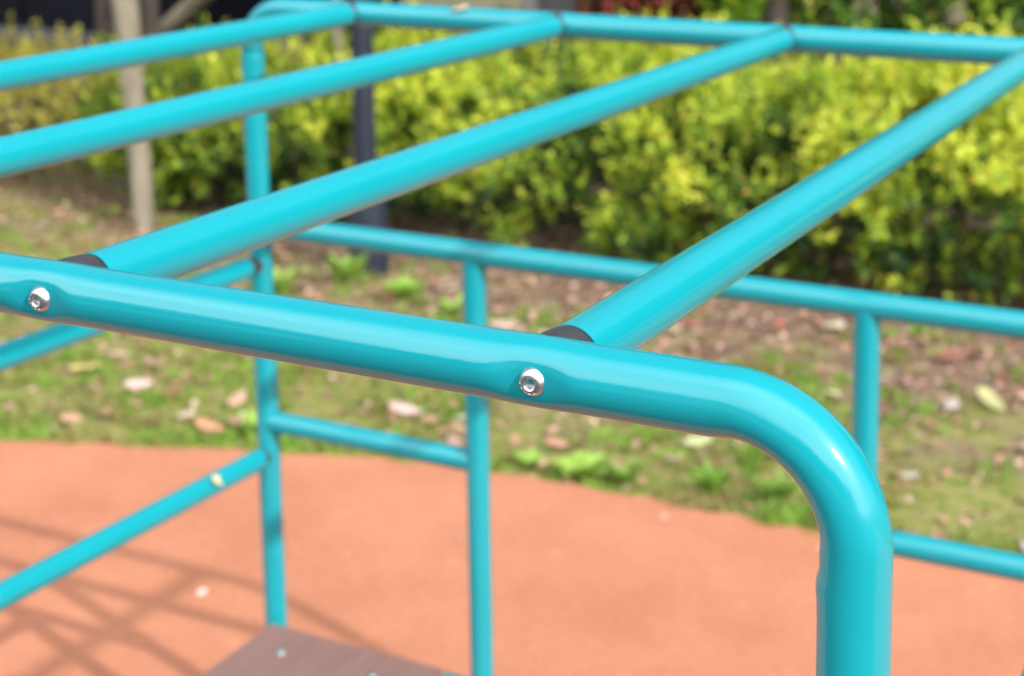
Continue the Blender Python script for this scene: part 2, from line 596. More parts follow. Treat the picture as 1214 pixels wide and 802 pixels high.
def shrub_foliage(name, parent, x0, x1, y0, y1, hfun, z0, nshoot, palette, leaf=.036, per=8, seed=0, shoot=(.05, .12), depth=.16, yellow_bias=0.0, lump=.10):
    """a shrub: leafy shoots gathered in clumps over the top and faces of an uneven block, older leaves deeper inside, coloured dark to deepen the shaded gaps"""
    hm = hfun((x0 + x1) / 2)
    at_, af, as_ = (x1 - x0) * (y1 - y0), (x1 - x0) * hm, (y1 - y0) * hm
    tot = at_ + 2 * af + 2 * as_
    def surf():
        q = rg.random() * tot
        x = x0 + (x1 - x0) * rg.random(); y = y0 + (y1 - y0) * rg.random()
        h = hfun(x); z = z0 + (h - z0) * rg.random()
        if q < at_: z = h; n = (0, 0, 1)
        elif q < at_ + af * 1.5: y = y0; n = (0, -1, 0)
        elif q < at_ + af * 2: y = y1; n = (0, 1, 0)
        elif q < at_ + 2 * af + as_: x = x0; n = (-1, 0, 0)
        else: x = x1; n = (1, 0, 0)
        p = np.array((x, y, z)); n = np.array(n, float)
        sh = max(0, z - (h - .18)) / .18
        if n[1] < 0: p[1] += .12 * sh * sh + .22 * max(0, (.32 - z) / .32)
        if n[2] > 0:
            e = min(y - y0, y1 - y, .2) / .2; p[2] -= .11 * (1 - e) ** 2
        return p, n
    ncl = int(nshoot / 17)
    P, Nrm, YB = [], [], []
    while len(P) < ncl:
        p, n = surf()
        if p[2] < .30 and rg.random() < .30: continue
        low = mnoise.noise((p[0] * 2.2 + seed, p[1] * 2.2, p[2] * 2.2))
        if low < -.30 and rg.random() < .5: continue             # thin places
        P.append(p + n * (rg.normal(0, lump * .55) + low * lump)); Nrm.append(n)
        YB.append(rg.normal(0, .38) + low * .7)
    P = np.array(P); Nrm = np.array(Nrm); YB = np.array(YB)
    pick = rg.integers(0, ncl, int(nshoot * .78))
    spread = rg.uniform(.03, .085, ncl)[pick][:, None]
    P1 = P[pick] + rg.normal(0, 1, (len(pick), 3)) * spread
    N1 = Nrm[pick]; Y1 = YB[pick] + .12
    ni = nshoot - len(pick)                                       # older inner shoots, coloured dark for shade between the clumps
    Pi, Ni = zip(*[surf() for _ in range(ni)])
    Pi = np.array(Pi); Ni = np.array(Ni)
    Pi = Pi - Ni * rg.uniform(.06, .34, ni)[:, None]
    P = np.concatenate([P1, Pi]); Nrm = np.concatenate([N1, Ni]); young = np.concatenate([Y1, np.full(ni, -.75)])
    P[:, 2] = np.maximum(P[:, 2], .02)
    n = len(P)
    up = np.array([0, 0, 1.0])
    sd = Nrm * .55 + up * .7 + rand_dirs(n) * .6
    sd /= np.linalg.norm(sd, axis=1, keepdims=True)
    sl = rg.uniform(*shoot, n) * np.where(Nrm[:, 2] > .5, rg.uniform(.8, 1.7, n), 1.0)
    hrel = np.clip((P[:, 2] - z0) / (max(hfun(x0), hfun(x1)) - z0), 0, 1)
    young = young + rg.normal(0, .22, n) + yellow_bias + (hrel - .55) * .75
    C, D, U, Ln, Wd, K = [], [], [], [], [], []
    for k in range(per):
        t = (k + .6) / per
        pos = P + sd * (sl * t)[:, None] + rg.normal(0, .006, (n, 3))
        out = rand_dirs(n); out -= sd * (out * sd).sum(1, keepdims=True)
        out /= np.linalg.norm(out, axis=1, keepdims=True)
        dd = out * (1.15 - .75 * t) + sd * (.25 + .7 * t) + rg.normal(0, .18, (n, 3))
        C.append(pos); D.append(dd); U.append(sd + rg.normal(0, .25, (n, 3)))
        Ln.append(leaf * rg.uniform(.65, 1.25, n) * (1.05 - .25 * t)); Wd.append(leaf * rg.uniform(.45, .66, n) * (1.05 - .2 * t))
        yv = np.clip(young + (t - .5) * .55 + rg.normal(0, .16, n), -1, 1.2)
        col = np.empty((n, 3))
        stops = np.array([-.9, -.25, .25, .8])
        for ch in range(3):
            col[:, ch] = np.interp(yv, stops, [pc[ch] for pc in palette])
        od = rg.random(n) < .02
        col[od] = ORANGE * rg.uniform(.7, 1.1, (od.sum(), 1))
        col *= rg.uniform(.75, 1.2, (n, 1))
        K.append(col)
    me = leaf_mesh(name, np.concatenate(C), np.concatenate(D), np.concatenate(U), np.concatenate(Ln), np.concatenate(Wd), np.concatenate(K), .22, .06)
    return obj(name, me, LEAF, parent), P

def twig_part(parent, x0, x1, y0, y1, hfun, n, rad=.005):
    bm = bmesh.new()
    for _ in range(n):
        x = rnd.uniform(x0, x1); y = rnd.uniform(y0 + .18, y1 - .15)
        p = Vector((x, y, -.04)); h = hfun(x) * rnd.uniform(.55, .92)
        d = Vector((rnd.gauss(0, .22), rnd.gauss(0, .22), 1)).normalized()
        pts = [p]
        for k in range(4):
            d = (d + Vector((rnd.gauss(0, .16), rnd.gauss(0, .16), .05))).normalized()
            pts.append(pts[-1] + d * h / 4)
        r0 = rad * rnd.uniform(.7, 1.6)
        ring_tube(bm, pts, [frame_for(Vector((0, 0.01, 1)).normalized())] * 5, [r0, r0 * .9, r0 * .75, r0 * .55, r0 * .3], 5)
        for k in (1, 2, 3):
            a = pts[k]; dd = Vector((rnd.gauss(0, 1), rnd.gauss(0, 1), .7)).normalized()
            straight(bm, a, a + dd * rnd.uniform(.1, .25), r0 * .5, 4, 1, r0 * .2)
    return from_bm('stems', bm, TWIG, parent)

# ---- main hedge
hedge = thing('hedge', (-2.1, 5.6, 0), 'long clipped hedge with yellow-green young leaves running behind the climbing frame', 'hedge')
def shift(o, t): # keep world position for children of an Empty with a location
    o.location = -t.location
def hh(x):
    return .73 + .05 * mnoise.noise((x * 1.1, 2.0, 0)) + .04 * mnoise.noise((x * 3.3, 7.0, 0)) - .13 * min(1, max(0, (-4.4 - x) / .6))
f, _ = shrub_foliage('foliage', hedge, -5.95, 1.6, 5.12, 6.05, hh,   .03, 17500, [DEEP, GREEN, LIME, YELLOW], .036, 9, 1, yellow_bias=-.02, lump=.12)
shift(f, hedge)
shift(twig_part(hedge, -5.9, 1.5, 5.12, 6.0, hh, 190), hedge)

# ---- lower, duller shrub at the left end
lowshrub = thing('shrub', (-7.2, 5.7, 0), 'low dull olive shrub with sparse yellowing leaves left of the pale stake', 'shrub')
hl = lambda x: .46 + .07 * mnoise.noise((x * 1.7, 1, 0))
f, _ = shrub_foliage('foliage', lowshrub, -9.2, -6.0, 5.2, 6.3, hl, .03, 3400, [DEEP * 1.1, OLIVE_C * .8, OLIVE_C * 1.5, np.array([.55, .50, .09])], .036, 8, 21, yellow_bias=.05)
shift(f, lowshrub)
shift(twig_part(lowshrub, -9.1, -6.0, 5.5, 6.25, hl, 70), lowshrub)

# ---- second row behind the hedge
def back_shrub(x0, x1, y0, y1, h, n, pal, label, seed, leaf=.05, yb=0.0, group=None):
    t = thing('shrub', ((x0 + x1) / 2, (y0 + y1) / 2, 0), label, 'shrub', group)
    hf = lambda x: h * (1 + .12 * mnoise.noise((x * 1.9, seed, 0)))
    f, _ = shrub_foliage('foliage', t, x0, x1, y0, y1, hf, .08, n, pal, leaf, 8, seed, (.06, .16), .2, yb)
    shift(f, t)
    shift(twig_part(t, x0, x1, y0, y1, hf, 40, .008), t)
    return t
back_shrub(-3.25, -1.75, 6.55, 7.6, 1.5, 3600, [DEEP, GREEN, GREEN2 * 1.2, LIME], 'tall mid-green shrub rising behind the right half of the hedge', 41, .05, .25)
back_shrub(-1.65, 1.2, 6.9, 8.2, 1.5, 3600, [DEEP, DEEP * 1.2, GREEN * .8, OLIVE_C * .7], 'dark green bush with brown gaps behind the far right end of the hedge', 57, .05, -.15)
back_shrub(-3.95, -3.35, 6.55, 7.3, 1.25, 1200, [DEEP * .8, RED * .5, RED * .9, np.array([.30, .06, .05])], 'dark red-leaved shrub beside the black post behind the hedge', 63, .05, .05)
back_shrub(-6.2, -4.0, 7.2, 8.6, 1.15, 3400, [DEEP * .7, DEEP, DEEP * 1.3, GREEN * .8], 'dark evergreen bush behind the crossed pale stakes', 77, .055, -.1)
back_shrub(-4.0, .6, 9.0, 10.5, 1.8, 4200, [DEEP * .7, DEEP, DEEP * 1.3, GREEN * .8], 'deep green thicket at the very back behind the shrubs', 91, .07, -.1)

# ------------------------------------------------------------------ POSTS, STAKES, TREES, WALL
def limb(bm, pts, r0, r1, seg=14, wob=0.0, sd=0):
    pts = [Vector(p) for p in pts]
    fine = []
    for a, b in zip(pts, pts[1:]):
        k = max(2, int((b - a).length / .15))
        for i in range(k): fine.append(a.lerp(b, i / k))
    fine.append(pts[-1])
    n = len(fine)
    fr = []
    for i in range(n):
        d = (fine[min(i + 1, n - 1)] - fine[max(i - 1, 0)]).normalized()
        f1 = Vector((1, 0, 0)) if abs(d.x) < .8 else Vector((0, 1, 0))
        nn = d.cross(f1).normalized(); fr.append((nn, d.cross(nn).normalized()))
    def warp(v):
        return v + Vector((mnoise.noise(v * 5 + Vector((sd, 0, 0))), mnoise.noise(v * 5 + Vector((0, sd, 9))), 0)) * wob
    ring_tube(bm, fine, fr, [r0 + (r1 - r0) * i / (n - 1) for i in range(n)], seg, True, warp if wob else None)

def world_part(name, bm, m, parent, smooth=True):
    o = from_bm(name, bm, m, parent, smooth); o.location = -parent.location
    return o

st = thing('support_stake', (-5.40, 4.82, 0), 'pale upright timber stake standing in front of the hedge', 'stake')
bm = bmesh.new(); limb(bm, [(-5.39, 4.80, -.15), (-5.55, 4.93, .69), (-5.62, 4.98, 1.12), (-5.72, 5.05, 1.75)], .046, .072, 20, .008, 3)
world_part('pole', bm, STAKE_WOOD, st)
st2 = thing('support_stake', (-6.9, 5.9, 0), 'pale timber stake leaning to the right beside the brown trunk', 'stake')
bm = bmesh.new(); limb(bm, [(-7.94, 6.71, -.04), (-6.55, 6.25, .75), (-6.24, 6.20, .95), (-5.95, 6.15, 1.14), (-5.1, 5.98, 1.75)], .06, .055, 18, .006, 5)
world_part('pole', bm, STAKE_WOOD, st2)
st3 = thing('support_stake', (-4.6, 6.3, 0), 'thin pale stake rising from the hedge beside the grey lamp post', 'stake')
bm = bmesh.new(); limb(bm, [(-4.62, 5.34, -.1), (-4.66, 5.40, 1.15), (-4.68, 5.42, 1.7)], .026, .026, 12, .004, 7)
world_part('pole', bm, STAKE_WOOD, st3)

def tree(label, base, trunk_r, lean, height, crown_r, crown_z, nleaf, pal, seed, leaf=.07, group=None):
    t = thing('tree', base, label, 'tree', group)
    bm = bmesh.new()
    b = Vector(base)
    topp = b + Vector((lean[0] * height, lean[1] * height, height))
    limb(bm, [b - Vector((0, 0, .2)), b.lerp(topp, .3) + Vector((.04, .02, 0)), b.lerp(topp, .6), topp], trunk_r * 1.15, trunk_r * .5, 16, .02, seed)
    rr = random.Random(seed)
    tips = []
    for k in range(9):
        a = b.lerp(topp, rr.uniform(.5, .98))
        ang = rr.uniform(0, 6.28)
        e = a + Vector((math.cos(ang) * crown_r * rr.uniform(.4, .85), math.sin(ang) * crown_r * rr.uniform(.4, .85), rr.uniform(.1, .9)))
        limb(bm, [a, a.lerp(e, .5) + Vector((0, 0, .1)), e], trunk_r * .35, trunk_r * .12, 8, .01, seed + k)
        tips.append(e); tips.append(a.lerp(e, .6))
    world_part('trunk', bm, BARK, t)
    tips = np.array([list(x) for x in tips])
    C = []
    cl = tips[rg.integers(0, len(tips), 60)] + rg.normal(0, crown_r * .22, (60, 3))
    pos = cl[rg.integers(0, 60, nleaf)] + rg.normal(0, .22, (nleaf, 3))
    dd = rand_dirs(nleaf) + np.array([0, 0, -.2])
    yv = np.clip(fbm(pos, 1.4, seed) + rg.normal(0, .3, nleaf), -1, 1)
    col = np.empty((nleaf, 3))
    for ch in range(3): col[:, ch] = np.interp(yv, [-.9, -.2, .3, .9], [pc[ch] for pc in pal])
    me = leaf_mesh('crown', pos, dd, rand_dirs(nleaf) * .5 + np.array([0, 0, 1.]), leaf * rg.uniform(.7, 1.3, nleaf), leaf * rg.uniform(.4, .6, nleaf), col, .2, .05)
    o = obj('crown', me, LEAF, t); o.location = -t.location
    return t
TP = [DEEP, GREEN * .8, GREEN, GREEN2]
tree('young brown-barked tree just behind the pale upright stake', (-5.92, 5.40, 0), .055, (-.006, .01), 3.4, 1.2, 3, 2600, TP, 101, .075)
tree('dark brown tree trunk between the navy wall and the pale upright stake', (-7.55, 6.75, 0), .085, (.01, .02), 3.8, 1.5, 3, 4200, TP, 111, .08)
tree('dark leaning tree trunk showing above the middle of the hedge', (-2.75, 6.45, 0), .075, (-.05, .03), 4.0, 1.7, 3.4, 5200, TP, 121, .08)
tree('grey-brown tree trunk behind the red-leaved shrub', (-3.55, 7.9, 0), .07, (.05, .02), 4.2, 1.7, 3.4, 5200, TP, 131, .08)
tree('tree with a pale brown trunk behind the far right of the hedge', (-1.86, 7.35, 0), .075, (-.01, .02), 4.2, 1.7, 3.4, 5200, TP, 141, .08)
tree('slim dark tree standing deep in the shade beyond the bushes', (-5.2, 9.6, 0), .1, (.0, .0), 4.6, 2.1, 3.6, 6500, TP, 151, .09)

lamp = thing('lamp_post', (-4.0, 4.69, 0), 'dark blue-grey lamp post with a thicker sleeve at its base', 'lamp post')
bm = bmesh.new()
straight(bm, (-4.0, 4.69, .40), (-4.085, 4.82, 3.1), .050, 32, 10, .047)
world_part('post', bm, LAMP_GREY, lamp)
bm = bmesh.new()
pts = [Vector((-4.0, 4.69, z)) for z in (-.06, 0, .32, .40, .43)]
ring_tube(bm, pts, [(Vector((1, 0, 0)), Vector((0, 1, 0)))] * 5, [.092, .092, .092, .068, .05], 32)
world_part('base_sleeve', bm, LAMP_GREY, lamp)
bm = bmesh.new()
ring_tube(bm, [Vector((-4.085, 4.82, z)) for z in (3.0, 3.06, 3.3, 3.42, 3.46)], [(Vector((1, 0, 0)), Vector((0, 1, 0)))] * 5, [.06, .10, .13, .12, .03], 32)
world_part('lamp_head', bm, GREY_TRIM, lamp)

board = thing('notice_board', (-3.95, 5.95, 0), 'olive panel with grey edge fixed to a black post behind the hedge', 'notice board')
bm = bmesh.new(); 
ax = Vector((.916, .40, 0)).normalized()
def obox(bm, c, half, along, z0, z1, th):
    p = Vector((along.y, -along.x, 0))
    vs = []
    for s in (-1, 1):
        for t_ in (-1, 1):
            for z in (z0, z1):
                vs.append(bm.verts.new(Vector(c) + along * half * s + p * th * t_ + Vector((0, 0, z))))
    for f in ((0, 1, 3, 2), (4, 6, 7, 5), (0, 4, 5, 1), (2, 3, 7, 6), (0, 2, 6, 4), (1, 5, 7, 3)):
        bm.faces.new([vs[i] for i in f])
    bmesh.ops.recalc_face_normals(bm, faces=bm.faces[:])
bm = bmesh.new(); obox(bm, (-4.10, 5.66, 0), .30, ax, 1.05, 1.75, .02); world_part('panel', bm, OLIVE, board, False)
bm = bmesh.new(); obox(bm, (-3.785, 5.797, 0), .033, ax, 1.03, 1.78, .026); world_part('edge_frame', bm, GREY_TRIM, board, False)
bm = bmesh.new(); obox(bm, (-3.66, 5.84, 0), .088, ax, -.1, 2.0, .08); world_part('post', bm, BLACK_POST, board, False)

# navy wall far left behind the shrubs
wall = thing('building', (-12.5, 9.5, 0), 'dark navy building wall with a grey ledge near the ground', 'building')
bm = bmesh.new(); box(bm, -17.5, -9.62, 9.2, 13.5, -.1, 3.4); world_part('wall', bm, NAVY, wall, False)
bm = bmesh.new(); box(bm, -17.4, -10.0, 9.02, 9.198, .05, .19); world_part('ledge', bm, LEDGE, wall, False)
bm = bmesh.new(); box(bm, -17.6, -9.5, 9.1, 13.6, 3.403, 3.55); world_part('roof', bm, GREY_TRIM, wall, False)
bm = bmesh.new()
for k in range(5):
    box(bm, -17.0 + k * 1.5, -16.94 + k * 1.5, 9.17, 9.197, .25, 3.3)
world_part('mullions', bm, NAVY, wall, False)

# ------------------------------------------------------------------ GRASS, WEEDS, LEAVES
def blades(ntuft, region, seed):
    """short grass growing in uneven tufts, thicker along the paving edge"""
    r = np.random.default_rng(seed)
    T = []
    while len(T) < ntuft:
        x = r.uniform(region[0], region[1]); y = r.uniform(region[2], region[3])
        ey = edge_y(x)
        if len(T) < ntuft * .22: y = ey + abs(r.normal(0, .06)) - .004
        if y < ey - .004: continue
        k = mnoise.noise((x * 1.5, y * 1.8, 1)) + 1.0 * mnoise.noise((x * 4.2, y * 4.2, 3)) + .12 - max(0, y - 4.15 - max(0, -3.3 - x) * .4) * .75
        if y - ey < .16: k += .4
        if k < r.uniform(-.2, .5): continue
        T.append((x, y, -.02, k))
    T = np.array(T)
    m = r.integers(8, 22, ntuft)
    idx = np.repeat(np.arange(ntuft), m)
    n = len(idx)
    P = T[idx, :3] + np.concatenate([r.normal(0, .016, (n, 2)), np.zeros((n, 1))], 1)
    hgt = r.uniform(.5, 1.2, n) * np.clip(.024 + .03 * (T[idx, 3] + r.normal(0, .25, ntuft)[idx]), .012, .085)
    d = r.normal(0, .6, (n, 3)); d[:, 2] = 1
    g = fbm(T[:, :3], 2.6, 8)[idx] * 1.2 + r.normal(0, .35, ntuft)[idx] + r.normal(0, .18, n)
    col = np.empty((n, 3))
    pal = [(.34, .27, .12), (.26, .29, .065), (.17, .31, .045), (.29, .48, .07)]
    for ch in range(3): col[:, ch] = np.interp(g, [-.8, -.25, .2, .8], [p[ch] for p in pal])
    u = r.normal(0, 1, (n, 3)); u[:, 2] *= .1
    return leaf_mesh('grass', P, d, u, hgt, np.full(n, .0065) * r.uniform(.7, 1.6, n), col, .1, .12)
g = obj('grass', blades(5200, (-8.5, .8, 1.6, 5.1), 3), GRASS)
tag(g, 'short patchy grass between the rubber paving and the hedge', None, None, 'stuff')

# countless small dry leaf scraps, thick at the foot of the hedge
r7 = np.random.default_rng(17)
Pl = []
while len(Pl) < 7000:
    x = r7.uniform(-8.5, .8); y = 2.0 + r7.random() ** .55 * 3.4
    if y < edge_y(x) + .02: continue
    if y < 4.25 + max(0, -3.4 - x) * .3 and r7.random() < .32: continue
    Pl.append((x, y, r7.uniform(-.012, .012)))
Pl = np.array(Pl); n = len(Pl)
dd = r7.normal(0, 1, (n, 3)); dd[:, 2] *= .25
pc = np.array([(.16, .075, .045), (.32, .16, .11), (.42, .26, .19), (.24, .12, .085), (.50, .34, .28), (.44, .22, .17)])
col = pc[r7.integers(0, 6, n)] * r7.uniform(.55, 1.1, (n, 1))
uu = r7.normal(0, .3, (n, 3)); uu[:, 2] = 1
me = leaf_mesh('leaf_litter', Pl, dd, uu, r7.uniform(.022, .055, n), r7.uniform(.014, .032, n), col, .3, .12)
lit = obj('leaf_litter', me, DRYLEAF)
tag(lit, 'brown leaf litter scattered over the soil at the foot of the hedge', None, None, 'stuff')

def big_leaf(name, pos, ang, ln, wd, col, label, cat='leaf', group=None, lift=.02, curl=.22, seed=0, tone=.85):
    """one fallen leaf: an outline grid with cupped, curled blade, slightly thick"""
    bm = bmesh.new()
    rr = random.Random(seed)
    nu, nv = 9, 5
    prof = [math.sin(math.pi * (i / (nu - 1)) ** .85) ** .75 for i in range(nu)]
    prof[0] = .03; prof[-1] = .02
    lay = bm.verts.layers.float_color.new('leaf')
    G = []
    for i in range(nu):
        row = []
        t = i / (nu - 1) - .5
        for j in range(nv):
            s = (j / (nv - 1) - .5)
            x = t * ln; y = s * wd * prof[i]
            z = curl * ln * (t * t * 1.6 + abs(s) * .5 * prof[i]) + .004 * rr.uniform(-1, 1)
            v = bm.verts.new((x, y, z)); k = rr.uniform(.88, 1.1)
            v[lay] = (col[0] * k * tone, col[1] * k * tone * .98, col[2] * k * tone * .96, 1)
            row.append(v)
        G.append(row)
    for i in range(nu - 1):
        for j in range(nv - 1):
            bm.faces.new((G[i][j], G[i + 1][j], G[i + 1][j + 1], G[i][j + 1]))
    o = from_bm(name, bm, DRYLEAF)
    sm = o.modifiers.new('thick', 'SOLIDIFY'); sm.thickness = .0012
    o.location = (pos[0], pos[1], lift)
    o.rotation_euler = (R(rr.uniform(-22, 22)), R(rr.uniform(-18, 18)), R(ang))
    return tag(o, label, cat, group)

TAN = (.50, .32, .22); PINK = (.50, .33, .29); PALE = (.60, .58, .30); YEL = (.68, .56, .22); RUST = (.42, .15, .10); WHITE = (.58, .52, .48)
LV = [
 ((-4.15, 3.18), 20, .115, .062, YEL, 'large pale yellow fallen leaf lying on the grass at the far left'),
 ((-4.38, 3.32), 10, .10, .05, (.52, .56, .25), 'pale green fallen leaf above the large yellow one on the grass'),
 ((-3.85, 3.13), 35, .10, .055, (.66, .48, .46), 'pinkish white fallen leaf lying tilted in the middle of the left grass'),
 ((-4.14, 3.34), 5, .085, .05, (.66, .46, .36), 'peach coloured fallen leaf near the top of the left grass'),
 ((-3.96, 3.32), 0, .10, .06, (.34, .24, .17), 'dull brown fallen leaf above the pinkish white one'),
 ((-3.68, 3.12), 60, .075, .05, (.48, .20, .15), 'reddish fallen leaf right of the pinkish white one'),
 ((-3.61, 2.93), 40, .09, .05, TAN, 'tan fallen leaf leaning close to the paving edge at left'),
 ((-3.74, 2.88), 15, .08, .045, (.46, .26, .16), 'rust brown fallen leaf left of the tan one near the paving'),
 ((-3.50, 2.98), 80, .07, .05, (.64, .52, .40), 'cream fallen leaf standing near the paving edge left of the back post'),
 ((-3.36, 2.93), 10, .11, .05, (.55, .28, .18), 'orange-brown leaf lying against the paving edge left of the back post'),
 ((-3.30, 3.02), 40, .10, .05, (.50, .30, .22), 'brown crumpled leaf behind the orange-brown one'),
 ((-3.44, 3.16), 95, .09, .05, (.60, .36, .28), 'pinkish brown fallen leaf just left of the back corner post'),
 ((-3.82, 2.80), 5, .09, .05, (.55, .34, .22), 'pale brown leaf on the very edge of the paving at left'),
 ((-2.87, 3.32), 30, .12, .06, (.58, .42, .40), 'mauve-pink fallen leaf between the two back uprights'),
 ((-2.74, 3.28), 0, .075, .045, (.58, .34, .24), 'small tan leaf touching the mauve-pink one'),
 ((-2.66, 3.35), 70, .07, .05, WHITE, 'whitish fallen leaf next to the middle upright'),
 ((-2.27, 3.28), 50, .085, .055, (.52, .28, .22), 'reddish tan leaf above the broad-leaved weed'),
 ((-2.29, 3.46), 30, .07, .05, (.62, .40, .30), 'peach leaf below the front rail right of the bolt'),
 ((-1.87, 3.48), 10, .10, .05, (.50, .55, .28), 'pale green fallen leaf under the right half of the front rail'),
 ((-1.88, 3.32), 80, .085, .045, (.58, .46, .42), 'pale pink leaf below the pale green one under the front rail'),
 ((-2.05, 3.62), 5, .06, .04, WHITE, 'small whitish leaf just under the front rail'),
 ((-1.92, 3.70), 20, .07, .05, RUST, 'rust red leaf just under the front rail'),
 ((-1.11, 4.21), -35, .15, .05, (.42, .42, .20), 'long yellowish green leaf lying on the grass at the far right'),
 ((-1.34, 4.61), 20, .14, .09, (.44, .17, .13), 'large dull red leaf on the soil right of the right upright'),
 ((-1.19, 3.50), 40, .055, .045, WHITE, 'small white leaf on the grass right of the bend of the front rail'),
 ((-3.02, 4.22), 10, .13, .08, (.60, .42, .38), 'big pale pink leaf on the soil right of the middle upright'),
 ((-3.72, 4.52), 70, .09, .06, (.58, .42, .14), 'mustard yellow leaf below the hedge beside the lamp post'),
 ((-3.49, 4.54), 60, .10, .06, (.62, .54, .42), 'cream leaf on the soil just left of the middle upright'),
 ((-1.62, 4.05), 80, .075, .05, (.60, .50, .38), 'cream leaf on the grass left of the right upright'),
 ((-2.25, 4.72), 75, .10, .06, (.52, .44, .32), 'pale tan curled leaf on the dark soil under the right rung'),
 ((-1.45, 3.95), 15, .10, .07, (.42, .18, .14), 'dark red leaf on the grass right of the right upright'),
 ((-1.85, 4.75), 70, .11, .075, (.60, .54, .42), 'cream coloured leaf upright on the soil below the back guard rail'),
]
for i, (p, a, ln, wd, c, lab) in enumerate(LV):
    big_leaf('fallen_leaf', p, a, ln, wd, c, lab, 'leaf', 'fallen leaves on the grass', .012, .2, 300 + i)
cols = [TAN, PINK, RUST, (.46, .30, .2), (.34, .2, .13), WHITE, (.55, .42, .3)]
k = 0
while k < 70:
    x = rnd.uniform(-6.5, .2); y = rnd.uniform(2.6, 5.0)
    if y < edge_y(x) + .04: continue
    if any((x - q[0][0]) ** 2 + (y - q[0][1]) ** 2 < .02 for q in LV): continue
    if y < 3.9 and rnd.random() < .35: continue
    big_leaf('fallen_leaf', (x, y), rnd.uniform(0, 360), rnd.uniform(.055, .10), rnd.uniform(.035, .06), cols[k % 7],
             'small dry fallen leaf among the scattered ones on the turf', 'leaf', 'scattered dry leaves on the turf', .012, rnd.uniform(.1, .3), 500 + k, .62)
    k += 1

# petals on the pipes and the paving
big_leaf('petal', (-1.872, 1.299), 40, .024, .020, (.85, .70, .42), 'cream petal stuck to the lower left side rail', 'petal', None, TOP - .8655 + .018, .1, 901).rotation_euler = (0, R(50), R(20))
big_leaf('petal', (-1.432, W - .014), 10, .030, .016, (.85, .76, .58), 'cream petal lying on top of the back top rail', 'petal', None, TOP + .0195, .12, 902)
big_leaf('petal', (-2.634, 2.074), 30, .032, .026, (.72, .55, .50), 'pale pink petal lying on the orange paving left of the back post', 'petal', None, .004, .1, 903)
for i, (x, y) in enumerate(((-1.05, 2.75), (-.86, 2.40), (-1.28, 2.96), (-2.2, 2.6), (-1.75, 2.96))):
    big_leaf('petal', (x, y), rnd.uniform(0, 360), .03, .022, (.66, .36, .27), 'faint pale fleck lying on the open orange paving at right', 'petal', 'flecks on the paving', .003, .08, 910 + i)

# broad-leaved weeds and tufts along the paving edge
def weed(x, y, n, ln, wd, col, label, rise, seed, cat='weed'):
    r = np.random.default_rng(seed)
    ang = np.linspace(0, 2 * math.pi, n, endpoint=False) + r.uniform(-.3, .3, n)
    d = np.stack([np.cos(ang), np.sin(ang), np.full(n, rise) * r.uniform(.6, 1.4, n)], 1)
    P = np.tile(np.array([[x, y, -.012]]), (n, 1)) + r.normal(0, .008, (n, 3)) * np.array([1, 1, 0])
    u = np.tile(np.array([[0, 0, 1.]]), (n, 1)) + r.normal(0, .1, (n, 3))
    me = leaf_mesh('weed', P, d, u, ln * r.uniform(.7, 1.2, n), wd * r.uniform(.8, 1.2, n), np.array(col)[None] * r.uniform(.8, 1.2, (n, 1)), .18, .1)
    return tag(obj('weed', me, GRASS), label, cat)
weed(-2.11, 3.16, 11, .11, .065, (.26, .40, .07), 'broad-leaved light green weed at the paving edge right of the middle upright', .55, 1)
weed(-2.27, 3.13, 12, .07, .03, (.20, .34, .05), 'small green weed at the paving edge beside the broad-leaved one', .8, 2)
weed(-1.70, 3.18, 20, .10, .018, (.17, .32, .04), 'tuft of green blades at the paving edge below the front bend', 1.6, 3, 'grass tuft')
weed(-1.63, 3.30, 12, .20, .014, (.20, .36, .05), 'tall upright tuft of bright grass below the front bend', 4, 4, 'grass tuft')
weed(-1.50, 3.22, 22, .10, .02, (.18, .32, .05), 'low green tuft inside the curve of the front bend', 1.4, 5, 'grass tuft')
weed(-3.19, 2.98, 20, .10, .03, (.24, .40, .06), 'bright green tuft at the paving edge behind the back corner post', 1.2, 6, 'grass tuft')
weed(-3.98, 4.50, 30, .15, .03, (.22, .36, .06), 'green weeds growing at the foot of the lamp post', 1.6, 7)
weed(-4.15, 4.25, 26, .13, .035, (.24, .38, .07), 'leafy weed on the grass below the lamp post', 1.3, 8)
weed(-3.30, 4.30, 20, .10, .03, (.22, .36, .06), 'green weed on the soil just left of the middle upright', 1.2, 12)
weed(-4.75, 4.35, 24, .12, .03, (.24, .37, .07), 'green weed patch left of the back corner post', 1.2, 13)
weed(-3.60, 4.40, 18, .12, .035, (.24, .42, .06), 'bright weed on the soil between lamp post and middle upright', 1.3, 9)
weed(-1.95, 3.14, 16, .08, .02, (.17, .30, .04), 'thin grass tuft between the broad-leaved weed and the front bend', 1.6, 10, 'grass tuft')

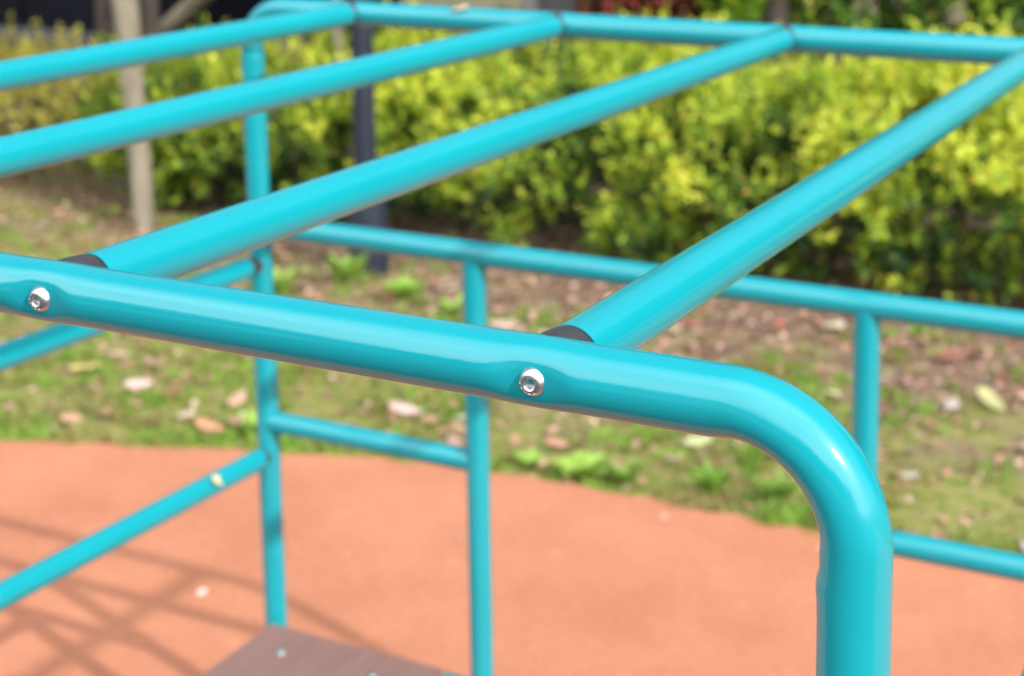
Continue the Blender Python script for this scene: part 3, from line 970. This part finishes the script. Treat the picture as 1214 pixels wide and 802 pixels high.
# ------------------------------------------------------------------ unseen wood, added for the pipes to mirror and to shade the back shrubs
def added_wood():
    r = np.random.default_rng(77)
    cl = []
    for k in range(420):
        x = r.uniform(-26, 12); 
        top = 4.6 + 1.5 * mnoise.noise((x * .35, 3, 0)) + .8 * mnoise.noise((x * 1.1, 5, 0))
        cl.append((x, -11 + r.normal(0, 1.0), r.uniform(.2, 1) ** .7 * top))
    for k in range(170):  # out-of-view clumps added to throw shade on the shrubs behind the hedge
        x = r.uniform(3.4, 9.5); y = r.uniform(6.9, 11.5)
        cl.append((x, y, r.uniform(.1, 1) ** .6 * 5.4))
    cl = np.array(cl)
    n = 56000
    P = cl[r.integers(0, len(cl), n)] + r.normal(0, .42, (n, 3))
    P[:, 2] = np.abs(P[:, 2])
    y = np.clip(fbm(P[:, :], .8, 3) + r.normal(0, .3, n), -1, 1)
    col = np.empty((n, 3))
    for ch in range(3): col[:, ch] = np.interp(y, [-.9, 0, .9], [DEEP[ch], GREEN[ch] * .7, GREEN[ch]])
    return leaf_mesh('added_wood', P, r.normal(0, 1, (n, 3)), r.normal(0, 1, (n, 3)), r.uniform(.2, .34, n), r.uniform(.13, .2, n), col, .15, .05)
wd_ = obj('added_wood', added_wood(), LEAF)
tag(wd_, 'unseen evergreen wood added for the pipe reflections and for shade on the back shrubs', None, None, 'stuff')

# ------------------------------------------------------------------ LIGHT
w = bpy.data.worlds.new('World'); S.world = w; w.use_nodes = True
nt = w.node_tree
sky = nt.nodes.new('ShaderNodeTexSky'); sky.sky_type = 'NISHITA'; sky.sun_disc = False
sky.sun_elevation = SUN_EL
sx, sy = math.cos(SUN_AZ), math.sin(SUN_AZ)
sky.sun_rotation = math.atan2(sx, sy)
sky.air_density = 1.0; sky.dust_density = 2.5; sky.ozone_density = 1.0
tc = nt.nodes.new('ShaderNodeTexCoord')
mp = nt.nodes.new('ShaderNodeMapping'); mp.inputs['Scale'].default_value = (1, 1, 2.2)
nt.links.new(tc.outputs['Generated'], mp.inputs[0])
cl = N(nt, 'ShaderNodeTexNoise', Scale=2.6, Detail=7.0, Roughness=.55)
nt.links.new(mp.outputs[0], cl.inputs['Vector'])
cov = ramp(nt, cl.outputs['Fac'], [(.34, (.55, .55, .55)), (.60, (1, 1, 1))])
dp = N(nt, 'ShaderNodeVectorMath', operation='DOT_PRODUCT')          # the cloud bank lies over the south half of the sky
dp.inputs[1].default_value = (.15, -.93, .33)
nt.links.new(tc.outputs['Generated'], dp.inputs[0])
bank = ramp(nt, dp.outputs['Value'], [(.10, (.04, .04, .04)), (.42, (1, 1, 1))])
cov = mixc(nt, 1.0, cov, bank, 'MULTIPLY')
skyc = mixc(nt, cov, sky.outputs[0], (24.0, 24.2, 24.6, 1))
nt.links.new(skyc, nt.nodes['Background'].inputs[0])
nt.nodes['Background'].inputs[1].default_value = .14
sl = bpy.data.lights.new('sun', 'SUN'); sl.energy = 5.0; sl.angle = R(.9); sl.color = (1, .965, .91)
so = bpy.data.objects.new('sun', sl); COL.objects.link(so)
sdir = Vector((sx * math.cos(SUN_EL), sy * math.cos(SUN_EL), math.sin(SUN_EL)))
so.rotation_euler = sdir.to_track_quat('Z', 'Y').to_euler()
so.location = (6, -3, 6)

# ------------------------------------------------------------------ CAMERA
cam = bpy.data.cameras.new('camera'); co = bpy.data.objects.new('camera', cam); COL.objects.link(co)
yaw, pitch, roll = .43107018, -.14817284, -.00132142
c_, s_ = math.cos(yaw), math.sin(yaw)
fwd0 = Vector((-s_, c_, 0)); right = Vector((c_, s_, 0)); up = Vector((0, 0, 1))
fwd = fwd0 * math.cos(pitch) + up * math.sin(pitch)
u2 = -fwd0 * math.sin(pitch) + up * math.cos(pitch)
Rv = right * math.cos(roll) + u2 * math.sin(roll); Uv = -right * math.sin(roll) + u2 * math.cos(roll)
M = Matrix((Rv, Uv, -fwd)).transposed().to_4x4(); M.translation = (-.00156, -.78272, 1.6 + .32419)
co.matrix_world = M
cam.sensor_width = 36; cam.sensor_fit = 'HORIZONTAL'
cam.lens = 1832.57 / 1214 * 36
cam.shift_x = (607 - 796.62) / 1214
cam.shift_y = (71.57 - 401) / 1214
cam.clip_start = .05; cam.clip_end = 600
cam.dof.use_dof = True
cam.dof.focus_distance = .945
cam.dof.aperture_fstop = 6.9
S.camera = co
vs = S.view_settings
vs.view_transform = 'Standard'; vs.look = 'None'; vs.gamma = 1; vs.use_curve_mapping = False
vs.exposure = 0.27
S.cycles.max_bounces = 8
S.cycles.transparent_max_bounces = 8
